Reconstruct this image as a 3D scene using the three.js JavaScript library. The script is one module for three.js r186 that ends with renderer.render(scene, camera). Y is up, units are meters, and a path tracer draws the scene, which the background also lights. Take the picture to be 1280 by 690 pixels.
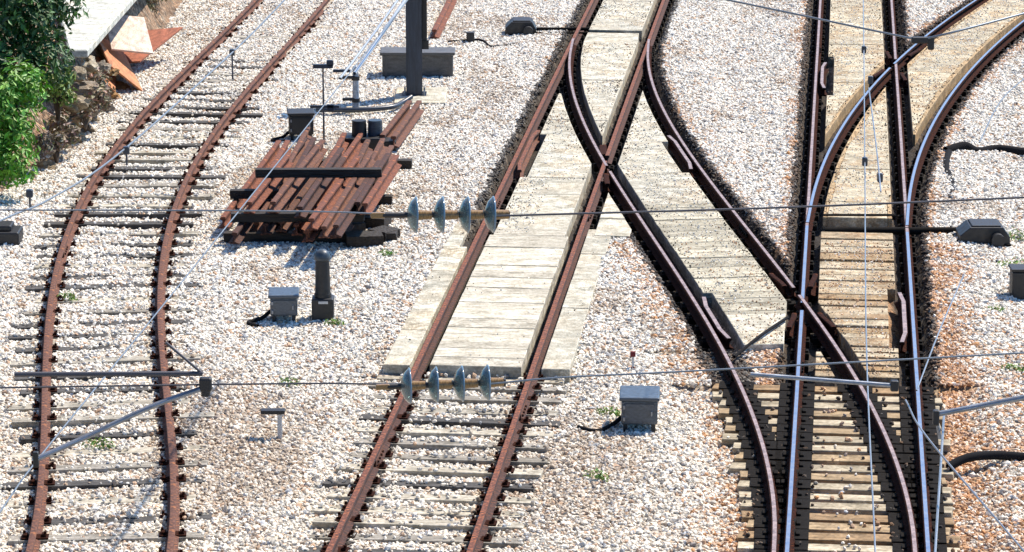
import * as THREE from 'three';
import { Sky } from 'three/addons/objects/Sky.js';
import { RoundedBoxGeometry } from 'three/addons/geometries/RoundedBoxGeometry.js';
import { mergeGeometries, toCreasedNormals } from 'three/addons/utils/BufferGeometryUtils.js';
import { ImprovedNoise } from 'three/addons/math/ImprovedNoise.js';

// ---------- camera, sky, sun, exposure ----------
const scene = new THREE.Scene();
const camera = new THREE.PerspectiveCamera(9.43, 1280 / 690, 0.5, 900);
camera.position.set(0, 11.7, 0);
camera.rotation.x = -14 * Math.PI / 180;
const sunDir = new THREE.Vector3(0.55, 1, -0.45).normalize();
const sky = new Sky();
sky.name = 'sky'; sky.scale.setScalar(4000);
sky.material.uniforms.sunPosition.value.copy(sunDir);
sky.material.uniforms.turbidity.value = 6; sky.material.uniforms.rayleigh.value = 1.2;
sky.material.uniforms.mieCoefficient.value = 0.004; sky.userData.kind = 'structure';
scene.add(sky);
scene.environmentIntensity = 0.125;
const sun = new THREE.DirectionalLight(0xfff0dc, 4.9);
sun.name = 'sun'; sun.position.copy(sunDir).multiplyScalar(120).add(new THREE.Vector3(0, 0, -50));
sun.target.position.set(0, 0, -50); sun.castShadow = true;
sun.shadow.mapSize.set(4096, 4096);
Object.assign(sun.shadow.camera, { left: -40, right: 40, top: 40, bottom: -40, near: 1, far: 300 });
scene.add(sun, sun.target);
const renderer = new THREE.WebGLRenderer({ antialias: true });
renderer.toneMapping = THREE.LinearToneMapping;
renderer.toneMappingExposure = 1.76;
renderer.shadowMap.enabled = true;

// ---------- helpers ----------
let seed = 12345;
function rnd() { seed = (seed + 0x6D2B79F5) | 0; let t = Math.imul(seed ^ (seed >>> 15), 1 | seed); t = (t + Math.imul(t ^ (t >>> 7), 61 | t)) ^ t; return ((t ^ (t >>> 14)) >>> 0) / 4294967296; }
const rr = (a, b) => a + (b - a) * rnd();
const perlin = new ImprovedNoise();
const noise = (x, y, z = 0.37) => perlin.noise(x, y, z);
const fbm = (x, y, s = 0) => noise(x, y, s + .3) * .55 + noise(x * 2.1, y * 2.1, s + 1.7) * .28 + noise(x * 4.3, y * 4.3, s + 3.1) * .17;
const clamp = (v, a, b) => Math.min(b, Math.max(a, v));
const smooth = (a, b, v) => { const t = clamp((v - a) / (b - a), 0, 1); return t * t * (3 - 2 * t); };
const names = {};
function numbered(n) { names[n] = (names[n] ?? -1) + 1; return names[n] ? n + '_' + String(names[n]).padStart(3, '0') : n; }
function tag(o, label, category, group) { o.userData.label = label; o.userData.category = category; if (group) o.userData.group = group; return o; }
function thing(name, label, category, pos = [0, 0, 0], turn = 0, group) {
  const o = new THREE.Group(); o.name = numbered(name); o.position.set(...pos); o.rotation.y = turn; scene.add(o); return tag(o, label, category, group);
}
function part(name, geo, mat, parent) { const m = new THREE.Mesh(geo, mat); m.name = name; parent.add(m); return m; }
function solo(name, geo, mat, label, category, group) { const m = new THREE.Mesh(geo, mat); m.name = numbered(name); scene.add(m); return tag(m, label, category, group); }
function struct(name, geo, mat) { const m = new THREE.Mesh(geo, mat); m.name = name; m.userData.kind = 'structure'; scene.add(m); return m; }
const V = (a) => new THREE.Vector3(a[0], a[1], a[2]);
function bx(w, h, d, x = 0, y = 0, z = 0, r = 0, ry = 0) {
  const g = r ? new RoundedBoxGeometry(w, h, d, 2, r) : new THREE.BoxGeometry(w, h, d);
  if (ry) g.rotateY(ry); return g.translate(x, y, z);
}
function cyl(r0, r1, h, x = 0, y = 0, z = 0, n = 14) { return new THREE.CylinderGeometry(r0, r1, h, n).translate(x, y, z); }
function bar(a, b, r, n = 8) {
  const A = V(a), B = V(b), d = B.clone().sub(A), l = d.length();
  const g = new THREE.CylinderGeometry(r, r, l, n);
  g.applyQuaternion(new THREE.Quaternion().setFromUnitVectors(new THREE.Vector3(0, 1, 0), d.normalize()));
  return g.translate((A.x + B.x) / 2, (A.y + B.y) / 2, (A.z + B.z) / 2);
}
function tube(pts, r, seg = 40, n = 6, tension = .5) { return new THREE.TubeGeometry(new THREE.CatmullRomCurve3(pts.map(V), false, 'catmullrom', tension), seg, r, n, false); }
const flat = (gs) => mergeGeometries(gs.map(g => { const q = g.index ? g.toNonIndexed() : g; for (const k of Object.keys(q.attributes)) if (!['position', 'normal', 'uv'].includes(k)) q.deleteAttribute(k); return q; }));

// ---------- procedural textures ----------
function tex(n, fn, srgb = true) {
  const d = new Uint8Array(n * n * 4);
  for (let j = 0; j < n; j++) for (let i = 0; i < n; i++) { const c = fn(i / n, j / n); const k = (j * n + i) * 4; d[k] = clamp(c[0], 0, 1) * 255; d[k + 1] = clamp(c[1], 0, 1) * 255; d[k + 2] = clamp(c[2], 0, 1) * 255; d[k + 3] = 255; }
  const t = new THREE.DataTexture(d, n, n); t.wrapS = t.wrapT = THREE.RepeatWrapping; t.magFilter = THREE.LinearFilter; t.minFilter = THREE.LinearMipmapLinearFilter; t.generateMipmaps = true;
  if (srgb) t.colorSpace = THREE.SRGBColorSpace; t.needsUpdate = true; return t;
}
const tn = (u, v, f, s) => { // tiling noise
  const a = noise(u * f, v * f, s), b = noise((u - 1) * f, v * f, s), c = noise(u * f, (v - 1) * f, s), d = noise((u - 1) * f, (v - 1) * f, s);
  return (a * (1 - u) + b * u) * (1 - v) + (c * (1 - u) + d * u) * v;
};
const concreteTex = tex(512, (u, v) => {
  const n = tn(u, v, 5, .2) * .26 + tn(u, v, 17, 2.2) * .24 + tn(u, v, 60, 5.1) * .24 + (rnd() - .5) * .14;
  const st = tn(u, v, 3, 9.3) * .05; const speck = tn(u, v, 90, 7.7) > .42 ? -.2 : 0;
  return [.745 + n + speck + st, .725 + n + speck, .655 + n + speck - st];
});
const concreteBump = tex(512, (u, v) => { const n = .5 + tn(u, v, 17, 2.2) * .3 + tn(u, v, 60, 5.1) * .45 + (rnd() - .5) * .25; return [n, n, n]; }, false);
const boardTex = tex(512, (u, v) => {
  const g = tn(u * .12, v, 70, .6) * .28 + tn(u * .3, v, 30, 3.6) * .18 + tn(u, v, 6, 2.1) * .14 + (rnd() - .5) * .12;
  return [.66 + g, .6 + g, .5 + g];
});
const boardBump = tex(512, (u, v) => { const g = .5 + tn(u * .12, v, 70, .6) * .9 + (rnd() - .5) * .1; return [g, g, g]; }, false);
const deckTex = tex(512, (u, v) => {
  const g = tn(u * .1, v, 60, .6) * .16 + tn(u * .25, v, 26, 3.6) * .15 + tn(u, v, 6, 2.1) * .2 + tn(u, v, 40, 6.6) * .2 + (rnd() - .5) * .12;
  return [.745 + g, .725 + g, .66 + g];
});
const stainedTex = tex(512, (u, v) => { // concrete with blotches of rust dust
  const n = tn(u, v, 5, .2) * .2 + tn(u, v, 17, 2.2) * .22 + tn(u, v, 60, 5.1) * .22 + (rnd() - .5) * .14, k = smooth(-.08, .35, tn(u, v, 4, 12.3) + tn(u, v, 13, 15.1) * .7 + tn(u, v, 45, 18.4) * .4) * .36;
  return [(.745 + n) * (1 - k) + (.64 + n) * k, (.72 + n) * (1 - k) + (.49 + n) * k, (.64 + n) * (1 - k) + (.31 + n * .8) * k];
});
const rustTex = tex(256, (u, v) => {
  const n = tn(u, v, 6, 1.1), m = tn(u, v, 24, 4.2), k = (rnd() - .5) * .12; const o = smooth(.05, .5, n + m * .6);
  return [.45 + m * .3 + o * .17 + k, .285 + m * .22 + o * .1 + k * .7, .215 + m * .17 + o * .01 + k * .6];
});
const rustBump = tex(256, (u, v) => { const n = .5 + tn(u, v, 24, 4.2) * .5 + tn(u, v, 70, 2.2) * .4; return [n, n, n]; }, false);
const grimeTex = tex(256, (u, v) => { const n = tn(u, v, 8, 3.1) * .25 + tn(u, v, 40, 1.2) * .25 + (rnd() - .5) * .12; return [.8 + n, .8 + n, .8 + n]; });
const grimeRough = tex(256, (u, v) => { const n = tn(u, v, 12, 6.1) * .3 + (rnd() - .5) * .1; return [1, .72 + n, 0]; }, false);
const groundTex = tex(1024, (u, v) => {
  const c = tn(u, v, 70, .9), d = tn(u, v, 130, 4.1), e = tn(u, v, 40, 8.2), n = c * .5 + d * .45 + (rnd() - .5) * .16;
  return [.66 + n + e * .1, .63 + n, .59 + n - e * .08];
});
groundTex.repeat.set(.25, .25);
const groundBump = tex(512, (u, v) => { const n = .5 + tn(u, v, 40, .9) * .7 + tn(u, v, 90, 4.1) * .4; return [n, n, n]; }, false);
groundBump.repeat.set(.5, .5);
const lin = (r, g, b) => new THREE.Color().setRGB(r, g, b);
const std = (c, o = {}) => new THREE.MeshStandardMaterial({ color: c, roughness: .85, ...o });
const painted = (c, o = {}) => std(c, { map: grimeTex, roughnessMap: grimeRough, roughness: .75, ...o });
const matte = (c, o) => new THREE.MeshPhysicalMaterial({ color: c, roughness: 1, specularIntensity: .25, ...o });
const M = {
  rust: std(lin(.52, .51, .48), { map: rustTex, bumpMap: rustBump, bumpScale: .003, roughness: .9 }),
  oldRust: std(lin(.4, .42, .42), { map: rustTex, bumpMap: rustBump, bumpScale: .006, roughness: .95 }),
  darkRust: std(lin(.24, .21, .21), { map: rustTex, bumpMap: rustBump, bumpScale: .004, roughness: .9 }),
  railSide: matte(lin(.14, .11, .1), { map: rustTex, bumpMap: rustBump, bumpScale: .003 }),
  brightRust: std(lin(.7, .6, .55), { map: rustTex, bumpMap: rustBump, bumpScale: .004, roughness: .95 }),
  steel: std(lin(.34, .37, .42), { metalness: .9, roughness: .5, roughnessMap: grimeRough }),
  dullSteel: std(lin(.42, .31, .28), { metalness: .35, roughness: .5, map: grimeTex }),
  greaseShade: matte(lin(.016, .014, .012), { map: grimeTex }),  // oily black steel, with the darkness of the troughs painted into the colour
  concrete: [.86, .8, .74].map((k) => std(lin(.88 * k, .86 * k, .82 * k), { map: concreteTex, bumpMap: concreteBump, bumpScale: .008, roughness: .95 })),
  warmConcrete: [.84, .78, .7].map((k) => std(lin(.9 * k, .86 * k, .78 * k), { map: stainedTex, bumpMap: concreteBump, bumpScale: .008, roughness: .95 })),
  tanDeck: [[.64, .58, .5], [.55, .46, .36], [.68, .62, .54], [.52, .4, .27]].map((c) => std(lin(...c), { map: stainedTex, bumpMap: concreteBump, bumpScale: .015, roughness: .95 })),
  greyDeck: [.68, .6, .52, .72].map((k) => std(lin(.97 * k, .95 * k, .86 * k), { map: deckTex, bumpMap: boardBump, bumpScale: .012, roughness: .95 })),
  rustyConcrete: std(lin(.62, .46, .29), { map: concreteTex, bumpMap: concreteBump, bumpScale: .01, roughness: .95 }),
  deck: [.8, .74, .66, .84].map((k) => std(lin(.97 * k, .95 * k, .91 * k), { map: deckTex, bumpMap: concreteBump, bumpScale: .008, roughness: .95 })),
  timber: [[.58, .52, .42], [.48, .37, .25], [.66, .6, .51], [.4, .28, .17], [.5, .45, .37]].map((c) => std(lin(...c), { map: deckTex, bumpMap: boardBump, bumpScale: .012, roughness: .95 })),
  greySleeper: [[.5, .49, .48], [.38, .37, .37], [.62, .6, .57], [.1, .1, .11]].map((c) => std(lin(...c), { map: deckTex, bumpMap: boardBump, bumpScale: .012, roughness: .95 })),
  tarTimber: std(lin(.035, .03, .028), { map: boardTex, bumpMap: boardBump, bumpScale: .012, roughness: .8 }),
  blackPaint: painted(lin(.012, .013, .015), { roughness: .75 }),
  navy: painted(lin(.03, .045, .07), { roughness: .55 }),
  cabinetGrey: painted(lin(.085, .11, .135), { roughness: .55 }),
  chestGrey: painted(lin(.11, .11, .108), { roughness: .8 }),
  slate: painted(lin(.045, .068, .09), { roughness: .6 }),
  paleMetal: painted(lin(.46, .51, .56), { roughness: .55 }),
  galv: painted(lin(.34, .37, .41), { metalness: .5, roughness: .5 }),
  wire: std(lin(.16, .19, .22), { metalness: .6, roughness: .5 }),
  darkWire: std(lin(.07, .07, .08), { metalness: .4, roughness: .6 }),
  cable: matte(lin(.012, .012, .013), {}),
  white: painted(lin(.72, .72, .7), { roughness: .5 }),
  glaze: std(lin(.1, .17, .23), { roughness: .15 }),
  amber: painted(lin(.34, .2, .07), { roughness: .4 }),
  glass: new THREE.MeshPhysicalMaterial({ color: lin(.27, .36, .37), transmission: .75, thickness: 0, ior: 1.5, roughness: .04 }),
};
[concreteTex, concreteBump, stainedTex].forEach(t => t.repeat.set(.6, .6));
[boardTex, boardBump, deckTex].forEach(t => t.repeat.set(.55, .55));
[rustTex, rustBump].forEach(t => t.repeat.set(1.2, 1.2));

// ---------- track centre lines: x for z = -20, -21 ... -95 ----------
const LINE = {
  A: [-3.583,-3.642,-3.702,-3.762,-3.821,-3.881,-3.941,-4.000,-4.060,-4.120,-4.179,-4.239,-4.299,-4.358,-4.418,-4.485,-4.574,-4.680,-4.799,-4.924,-5.054,-5.183,-5.309,-5.430,-5.543,-5.646,-5.738,-5.818,-5.884,-5.936,-5.974,-5.998,-6.008,-6.004,-5.987,-5.957,-5.916,-5.864,-5.803,-5.733,-5.656,-5.574,-5.486,-5.396,-5.303,-5.210,-5.116,-5.024,-4.934,-4.848,-4.764,-4.685,-4.606,-4.527,-4.448,-4.369,-4.290,-4.210,-4.131,-4.052,-3.973,-3.894,-3.815,-3.736,-3.657,-3.578,-3.499,-3.420,-3.341,-3.262,-3.183,-3.104,-3.025,-2.946,-2.867,-2.787],
  B: [-2.584,-2.486,-2.388,-2.290,-2.193,-2.095,-1.997,-1.899,-1.801,-1.704,-1.606,-1.508,-1.410,-1.312,-1.214,-1.117,-1.019,-0.920,-0.822,-0.723,-0.625,-0.526,-0.427,-0.328,-0.228,-0.129,-0.029,0.071,0.171,0.271,0.372,0.472,0.573,0.674,0.775,0.876,0.978,1.079,1.181,1.283,1.385,1.487,1.590,1.693,1.795,1.898,2.002,2.105,2.208,2.312,2.416,2.520,2.624,2.728,2.832,2.936,3.040,3.143,3.247,3.351,3.455,3.559,3.663,3.767,3.871,3.975,4.079,4.183,4.287,4.391,4.495,4.599,4.703,4.807,4.911,5.015],
  X: [2.145,2.245,2.346,2.447,2.548,2.648,2.749,2.850,2.951,3.052,3.152,3.253,3.354,3.455,3.555,3.640,3.694,3.719,3.720,3.698,3.658,3.601,3.531,3.448,3.356,3.256,3.151,3.041,2.929,2.815,2.702,2.590,2.482,2.378,2.279,2.187,2.103,2.028,1.964,1.911,1.872,1.848,1.840,1.850,1.879,1.929,1.985,2.041,2.097,2.152,2.208,2.264,2.320,2.376,2.432,2.487,2.543,2.599,2.655,2.711,2.766,2.822,2.878,2.934,2.990,3.046,3.101,3.157,3.213,3.269,3.325,3.381,3.436,3.492,3.548,3.604],
  C: [2.302,2.402,2.502,2.601,2.701,2.800,2.900,2.999,3.099,3.199,3.298,3.398,3.497,3.597,3.696,3.796,3.896,3.995,4.095,4.194,4.294,4.393,4.492,4.592,4.691,4.791,4.890,4.989,5.089,5.188,5.287,5.387,5.486,5.585,5.684,5.784,5.883,5.982,6.081,6.180,6.279,6.378,6.477,6.576,6.676,6.775,6.874,6.973,7.072,7.170,7.269,7.368,7.467,7.566,7.665,7.764,7.863,7.962,8.061,8.160,8.259,8.357,8.456,8.555,8.654,8.753,8.852,8.951,9.050,9.149,9.248,9.347,9.446,9.544,9.643,9.742],
  D: [1.398,1.529,1.659,1.789,1.920,2.050,2.180,2.311,2.441,2.571,2.701,2.832,2.962,3.092,3.223,3.353,3.483,3.614,3.744,3.874,4.004,4.135,4.265,4.395,4.526,4.656,4.786,4.917,5.047,5.177,5.307,5.439,5.583,5.741,5.914,6.101,6.303,6.518,6.747,6.990,7.246,7.515,7.797,8.092,8.399,8.718,9.049,9.392,9.747,10.113,10.491,10.876,11.261,11.647,12.032,12.417,12.803,13.188,13.573,13.958,14.344,14.729,15.114,15.500,15.885,16.270,16.656,17.041,17.426,17.811,18.197,18.582,18.967,19.353,19.738,20.123],
};
const cx = (t, z) => { const a = LINE[t], q = clamp(-20 - z, 0, a.length - 1.001), i = Math.floor(q), f = q - i;
  const p0 = a[Math.max(i - 1, 0)], p1 = a[i], p2 = a[i + 1], p3 = a[Math.min(i + 2, a.length - 1)];
  return p1 + .5 * f * (p2 - p0 + f * (2 * p0 - 5 * p1 + 4 * p2 - p3 + f * (3 * (p1 - p2) + p3 - p0))); };
const slope = (t, z) => (cx(t, z - .5) - cx(t, z + .5));           // dx per metre towards -z
const frame = (t, z) => { const s = slope(t, z), l = Math.hypot(s, 1); return { x: cx(t, z), z, tx: s / l, tz: -1 / l, nx: 1 / l, nz: s / l, ang: -Math.atan(s) }; };
const off = (t, x, z) => (x - cx(t, z)) / Math.hypot(1, slope(t, z));
const G = .7525;
// z ranges of the rails
const RNG = { A: [-29, -92], B: [-29, -92], X: [-29, -65.73], C: [-29, -92], D: [-49.49, -92] };
const SPOT1 = [[-3.403,0.000,-38.407][0], [-3.403,0.000,-38.407][2]], SPOT2 = [[0.468,0.000,-37.445][0], [0.468,0.000,-37.445][2]];
const RAILS = [];
for (const t of 'ABXCD') for (const s of [-1, 1]) RAILS.push({ t, s, z0: RNG[t][0], z1: RNG[t][1] });
const GUARDS = [['B', -1, -53.33, -56.59], ['X', 1, -53.39, -56.11], ['C', -1, -60.48, -63.09], ['X', -1, -42.86, -45.08], ['C', 1, -42.70, -45.35]];
const Z = { deck0: -41.55, deck1: -48.96, timber: -41.13, xTimber: -42.62, topX: -65.55 };
const slabZone = (t, z) => t === 'B' ? z < Z.deck0 : t === 'X' ? z < Z.xTimber : t === 'C' ? z < Z.timber : t === 'D';
function grooveHalf(r, z, side) {  // half width of the open trough on one side of a rail
  let w = .215;
  if (r.t === 'B' && z > Z.deck1) w = side === -r.s ? .16 : .1;
  for (const g of GUARDS) if (g[0] === r.t && g[1] === r.s && side === -r.s && z < g[2] + .2 && z > g[3] - .2) w = .33;
  return w;
}
// ---------- ground ----------
const edgePts = [[-8.458,0.000,-49.174], [-8.099,0.000,-52.329], [-7.789,0.000,-54.782], [-7.458,0.000,-58.679], [-7.103,0.000,-65.130], [-6.945,0.000,-71.564], [-6.793,0.000,-77.312], [-6.582,0.000,-88.613]];
const edgeX = (z) => { // foot of the bank on the left
  if (z > edgePts[0][2]) return edgePts[0][0] - (z - edgePts[0][2]) * .45;
  for (let i = 1; i < edgePts.length; i++) if (z > edgePts[i][2] || i === edgePts.length - 1) { const a = edgePts[i - 1], b = edgePts[i]; return a[0] + (b[0] - a[0]) * (z - a[2]) / (b[2] - a[2]); }
};
function railInfo(x, z) { let best = 9, rail = null; for (const r of RAILS) { if (r.t === 'A' || z > r.z0 || z < r.z1) continue; const d = Math.abs(off(r.t, x, z) - r.s * G); if (d < best) { best = d; rail = r; } } return [best, rail]; }
function groundHeight(x, z) {
  let h = fbm(x * .9, z * .6) * .05;
  const oA = Math.abs(off('A', x, z)); 
  let lane = 9, fade = 0, inside = false;
  for (const t of 'BXCD') {
    if (z > RNG[t][0] || z < RNG[t][1] - (t === 'X' ? 0 : 0)) continue;
    const o = Math.abs(off(t, x, z)); 
    if (slabZone(t, z)) { const z0 = t === 'B' ? Z.deck0 : t === 'X' ? Z.xTimber : t === 'C' ? Z.timber : 0; lane = Math.min(lane, o); fade = Math.max(fade, t === 'D' ? 1 : smooth(z0, z0 - 2.5, z)); if (o < 1.0) inside = true; }
  }
  if (oA < 2) h -= (.02 + fbm(x * .8, z * .45, 21) * .085 - .05 * smooth(-61.03, -63.94, z)) * (1 - smooth(1.1, 1.6, oA));
  if (z > Z.deck0) h -= (.034 + fbm(x * .9, z * .5, 25) * .06) * (1 - smooth(1.2, 1.7, Math.abs(off('B', x, z))));
  if (z > Z.timber) h -= .085 * (1 - smooth(1.35, 1.75, Math.min(Math.abs(off('C', x, z)), Math.abs(off('X', x, z)))));
  if (lane < 9) h += .09 * fade * (1 - smooth(1.3, 2.6, lane));
  for (const r of RAILS) {
    if (r.t === 'A' || z > r.z0 || z < r.z1 || !slabZone(r.t, z)) continue;
    const o = off(r.t, x, z) - r.s * G, w = grooveHalf(r, z, Math.sign(o)); const k = 1 - smooth(w * .75, w * 1.15, Math.abs(o));
    if (k > 0) h = h * (1 - k) - .13 * k;
  }
  if (inside && h > -.06) { // below the slabs
    for (const t of 'BXCD') if (z < RNG[t][0] && z > RNG[t][1] && slabZone(t, z) && Math.abs(off(t, x, z)) < G) h = Math.min(h, -.05);
    if (z > Z.deck1 && z < Z.deck0 && Math.abs(off('B', x, z)) < 1.15) h = Math.min(h, .03);
  }
  const e = edgeX(z) - x; if (e > -.3) h -= .02;
  return h;
}
function dirtAt(x, z) { // brown fines lying in irregular patches
  const n = fbm(x * .55 + 3.1, z * .3, 13) + fbm(x * 2.2, z * 1.3, 17) * .45; let d = smooth(.06, .45, n) * .65;
  const sp = (cx0, cz0, rx, rz) => { const q = ((x - cx0) / rx) ** 2 + ((z - cz0) / rz) ** 2 + n * .9; return 1 - smooth(.25, 1.1, q); };
  d = Math.max(d, sp(...SPOT1, 1.1, 3.2) * .75, sp(...SPOT2, 1.2, 3) * .6); return d;
}
function stainShade(x, z) { // [grease, rust]: oil stain plus painted-in trough shade, and rust, by the rails
  let g = 0, r = 0;
  for (const q of RAILS) {
    if (q.t === 'A' || z > q.z0 || z < q.z1) continue;
    const d = Math.abs(off(q.t, x, z) - q.s * G) + fbm(x * 5, z * 3, 5) * .09;
    const lower = !slabZone(q.t, z);
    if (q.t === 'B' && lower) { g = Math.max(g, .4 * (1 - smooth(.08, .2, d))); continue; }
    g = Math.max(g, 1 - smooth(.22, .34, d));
    if (q.t === 'B') continue;
    const reach = z > -48.54 ? 1 : .55; r = Math.max(r, (1 - smooth(.3 * reach + .06, 1.0 * reach, d + fbm(x * 1.6, z * .8, 9) * .5 * reach)) * (q.t === 'X' ? .45 : z > -48.54 ? 1 : .75));
  }
  const low = smooth(-47.04, -34.09, z) * smooth(3.4, 4.6, x + fbm(x * .8, z * .4, 3) * .9);
  r = Math.max(r, low * .75 + low * fbm(x * 2, z, 7) * .9);
  return [clamp(g, 0, 1), clamp(r, 0, 1)];
}
{
  const xs = [], zs = [];
  for (const v of [-400, -200, -100, -60, -40, -30, -24, -20, -17, -15]) xs.push(v);
  for (let x = -14; x < 14.01; x += .085) xs.push(x);
  for (const v of [15, 17, 20, 24, 30, 40, 60, 100, 200, 400]) xs.push(v);
  for (const v of [60, 20, 0, -15, -22, -27]) zs.push(v);
  for (let z = -30; z > -80; z -= .14) zs.push(z);
  for (const v of [-81, -84, -90, -100, -120, -160, -240, -400, -800]) zs.push(v);
  const pos = [], uv = [], col = [], idx = [];
  for (const z of zs) for (const x of xs) {
    const core = Math.abs(x) < 14.5 && z < -29 && z > -82;
    const h = core ? groundHeight(x, z) : -.02; pos.push(x, h, z); uv.push(x, -z);
    const [g, r] = core ? stainShade(x, z) : [0, 0]; const n = core ? fbm(x * .7, z * .5, 2) * .16 : 0;
    let c = [.86 + n, .83 + n, .75 + n]; const dd = core ? dirtAt(x, z) * .7 : 0; c = c.map((v, i) => v * (1 - dd) + [.52, .42, .31][i] * dd); c = c.map((v, i) => v * (1 - r) + [.62, .38, .2][i] * r); c = c.map((v, i) => v * (1 - g) + [.055, .045, .036][i] * g); col.push(...c);  // last mix paints oil and the shade of the rail troughs near-black
  }
  const w = xs.length;
  for (let j = 0; j < zs.length - 1; j++) for (let i = 0; i < w - 1; i++) { const a = j * w + i; idx.push(a, a + 1, a + w, a + 1, a + w + 1, a + w); }
  const g = new THREE.BufferGeometry(); g.setAttribute('position', new THREE.Float32BufferAttribute(pos, 3)); g.setAttribute('uv', new THREE.Float32BufferAttribute(uv, 2)); g.setAttribute('color', new THREE.Float32BufferAttribute(col, 3)); g.setIndex(idx); g.computeVertexNormals();
  struct('ground', g, std(0xffffff, { map: groundTex, bumpMap: groundBump, bumpScale: .03, vertexColors: true, roughness: 1 }));
}

// ---------- rails ----------
const HEAD = .036, RH = .155;
const prof = [[-.07, 0], [-.07, .012], [-.03, .026], [-.009, .034], [-.009, .108], [-HEAD, .12], [-HEAD, .146], [-.03, .153], [-.012, .155], [.012, .155], [.03, .153], [HEAD, .146], [HEAD, .12], [.009, .108], [.009, .034], [.03, .026], [.07, .012], [.07, 0]].reverse();
function sweep(profile, stations, y) { // stations: {x,z,nx,nz}
  const pos = [], uv = [], idx = [], n = profile.length; let s = 0;
  const per = [0]; for (let i = 0; i < n; i++) { const a = profile[i], b = profile[(i + 1) % n]; per.push(per[i] + Math.hypot(a[0] - b[0], a[1] - b[1])); }
  stations.forEach((q, j) => { if (j) s += Math.hypot(q.x - stations[j - 1].x, q.z - stations[j - 1].z);
    for (let i = 0; i <= n; i++) { const p = profile[i % n]; pos.push(q.x + q.nx * p[0], y + p[1] + (q.dy || 0), q.z + q.nz * p[0]); uv.push(s, per[i]); } });
  for (let j = 0; j < stations.length - 1; j++) for (let i = 0; i < n; i++) { const a = j * (n + 1) + i, b = a + n + 1; idx.push(a, b, a + 1, a + 1, b, b + 1); }
  const capTri = THREE.ShapeUtils.triangulateShape(profile.map(p => new THREE.Vector2(p[0], p[1])), []);
  for (const [j, fl] of [[0, 1], [stations.length - 1, 0]]) { const base = pos.length / 3, q = stations[j]; for (const p of profile) { pos.push(q.x + q.nx * p[0], y + p[1] + (q.dy || 0), q.z + q.nz * p[0]); uv.push(p[0], p[1]); }
    for (const t of capTri) fl ? idx.push(base + t[0], base + t[2], base + t[1]) : idx.push(base + t[0], base + t[1], base + t[2]); }
  const g = new THREE.BufferGeometry(); g.setAttribute('position', new THREE.Float32BufferAttribute(pos, 3)); g.setAttribute('uv', new THREE.Float32BufferAttribute(uv, 2)); g.setIndex(idx);
  return toCreasedNormals(g.toNonIndexed(), .7);
}
function stations(t, o, z0, z1, step = .6) {
  const out = [], n = Math.max(2, Math.ceil((z0 - z1) / step)); 
  for (let i = 0; i <= n; i++) { const z = z0 + (z1 - z0) * i / n, f = frame(t, z); const k = typeof o === 'function' ? o(z) : o; out.push({ x: f.x + f.nx * k, z: z + f.nz * k, nx: f.nx, nz: f.nz }); }
  return out;
}
const TOP = { A: .172, B: .172, X: .175, C: .169, D: .178 };
const TR = {
  A: thing('railway_track', 'lightly used rusty track on half-buried sleepers curving past the green bushes', 'railway track'),
  B: thing('railway_track', 'straight rusty track with pale boarded crossing deck, passing the stack of rusty rails', 'railway track'),
  X: thing('railway_track', 'crossover track slanting from the rusty straight track to the shiny track', 'railway track'),
  C: thing('railway_track', 'straight shiny track with close-set brown timbers at the bottom right', 'railway track'),
  D: thing('railway_track', 'curved branch track with polished rails leaving towards the top right corner', 'railway track'),
};
const topStrip = (w) => [[-w, 0], [-w, .003], [w, .003], [w, 0]].reverse();
const FROGS = [['B', 1, 'X', -1, 200], ['X', 1, 'C', -1, 384], ['C', 1, 'D', -1, 84]].map(([t1, s1, t2, s2, y]) => { let zf = fishZ(y), best = 9; const c0 = zf; for (let z = c0 - 4; z < c0 + 4; z += .05) { const d = Math.abs((cx(t1, z) + s1 * G) - (cx(t2, z) + s2 * G)); if (d < best) { best = d; zf = z; } } return [t1, s1, t2, s2, zf]; });
const spans = (t, s, a, b) => { // a rail is interrupted by the flangeway of the crossing
  let list = [[a, b]]; for (const [t1, s1, t2, s2, zf] of FROGS) { const g = t === t1 && s === s1 ? [zf - .2, zf - .62] : t === t2 && s === s2 ? [zf + .62, zf + .2] : null; if (g) list = list.flatMap(([p, q]) => g[0] < p && g[1] > q ? [[p, g[0]], [g[1], q]] : [[p, q]]); } return list; };
for (const r of RAILS) {
  const steelish = r.t !== 'A' && r.t !== 'B';
  for (const [pa, pb] of spans(r.t, r.s, r.z0, r.z1)) {
  const rail = part('rail', sweep(prof, stations(r.t, r.s * G, pa, pb, .5), TOP[r.t] - RH), steelish ? M.railSide : r.t === 'B' ? M.darkRust : M.rust, TR[r.t]);
  if (r.t === 'A') continue;
  const segs = r.t === 'C' ? (r.s < 0 ? [[r.z0, -49.33, M.steel], [-49.33, r.z1, M.dullSteel]] : [[r.z0, -49.06, M.steel], [-49.06, r.z1, M.dullSteel]]) : r.t === 'B' ? [[r.z0, r.z1, M.brightRust]] : r.t === 'D' ? [[r.z0, r.z1, M.steel]] : [[r.z0, r.z1, M.dullSteel]];
  for (const [a0, b0, m] of segs) { const a = Math.min(a0, pa), b = Math.max(b0, pb); if (a - b > .1) part('running_surface', sweep(topStrip(r.t === 'B' ? .031 : .022), stations(r.t, r.s * G, a, b, .5), TOP[r.t] + .0005), m, rail); }
} }
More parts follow.
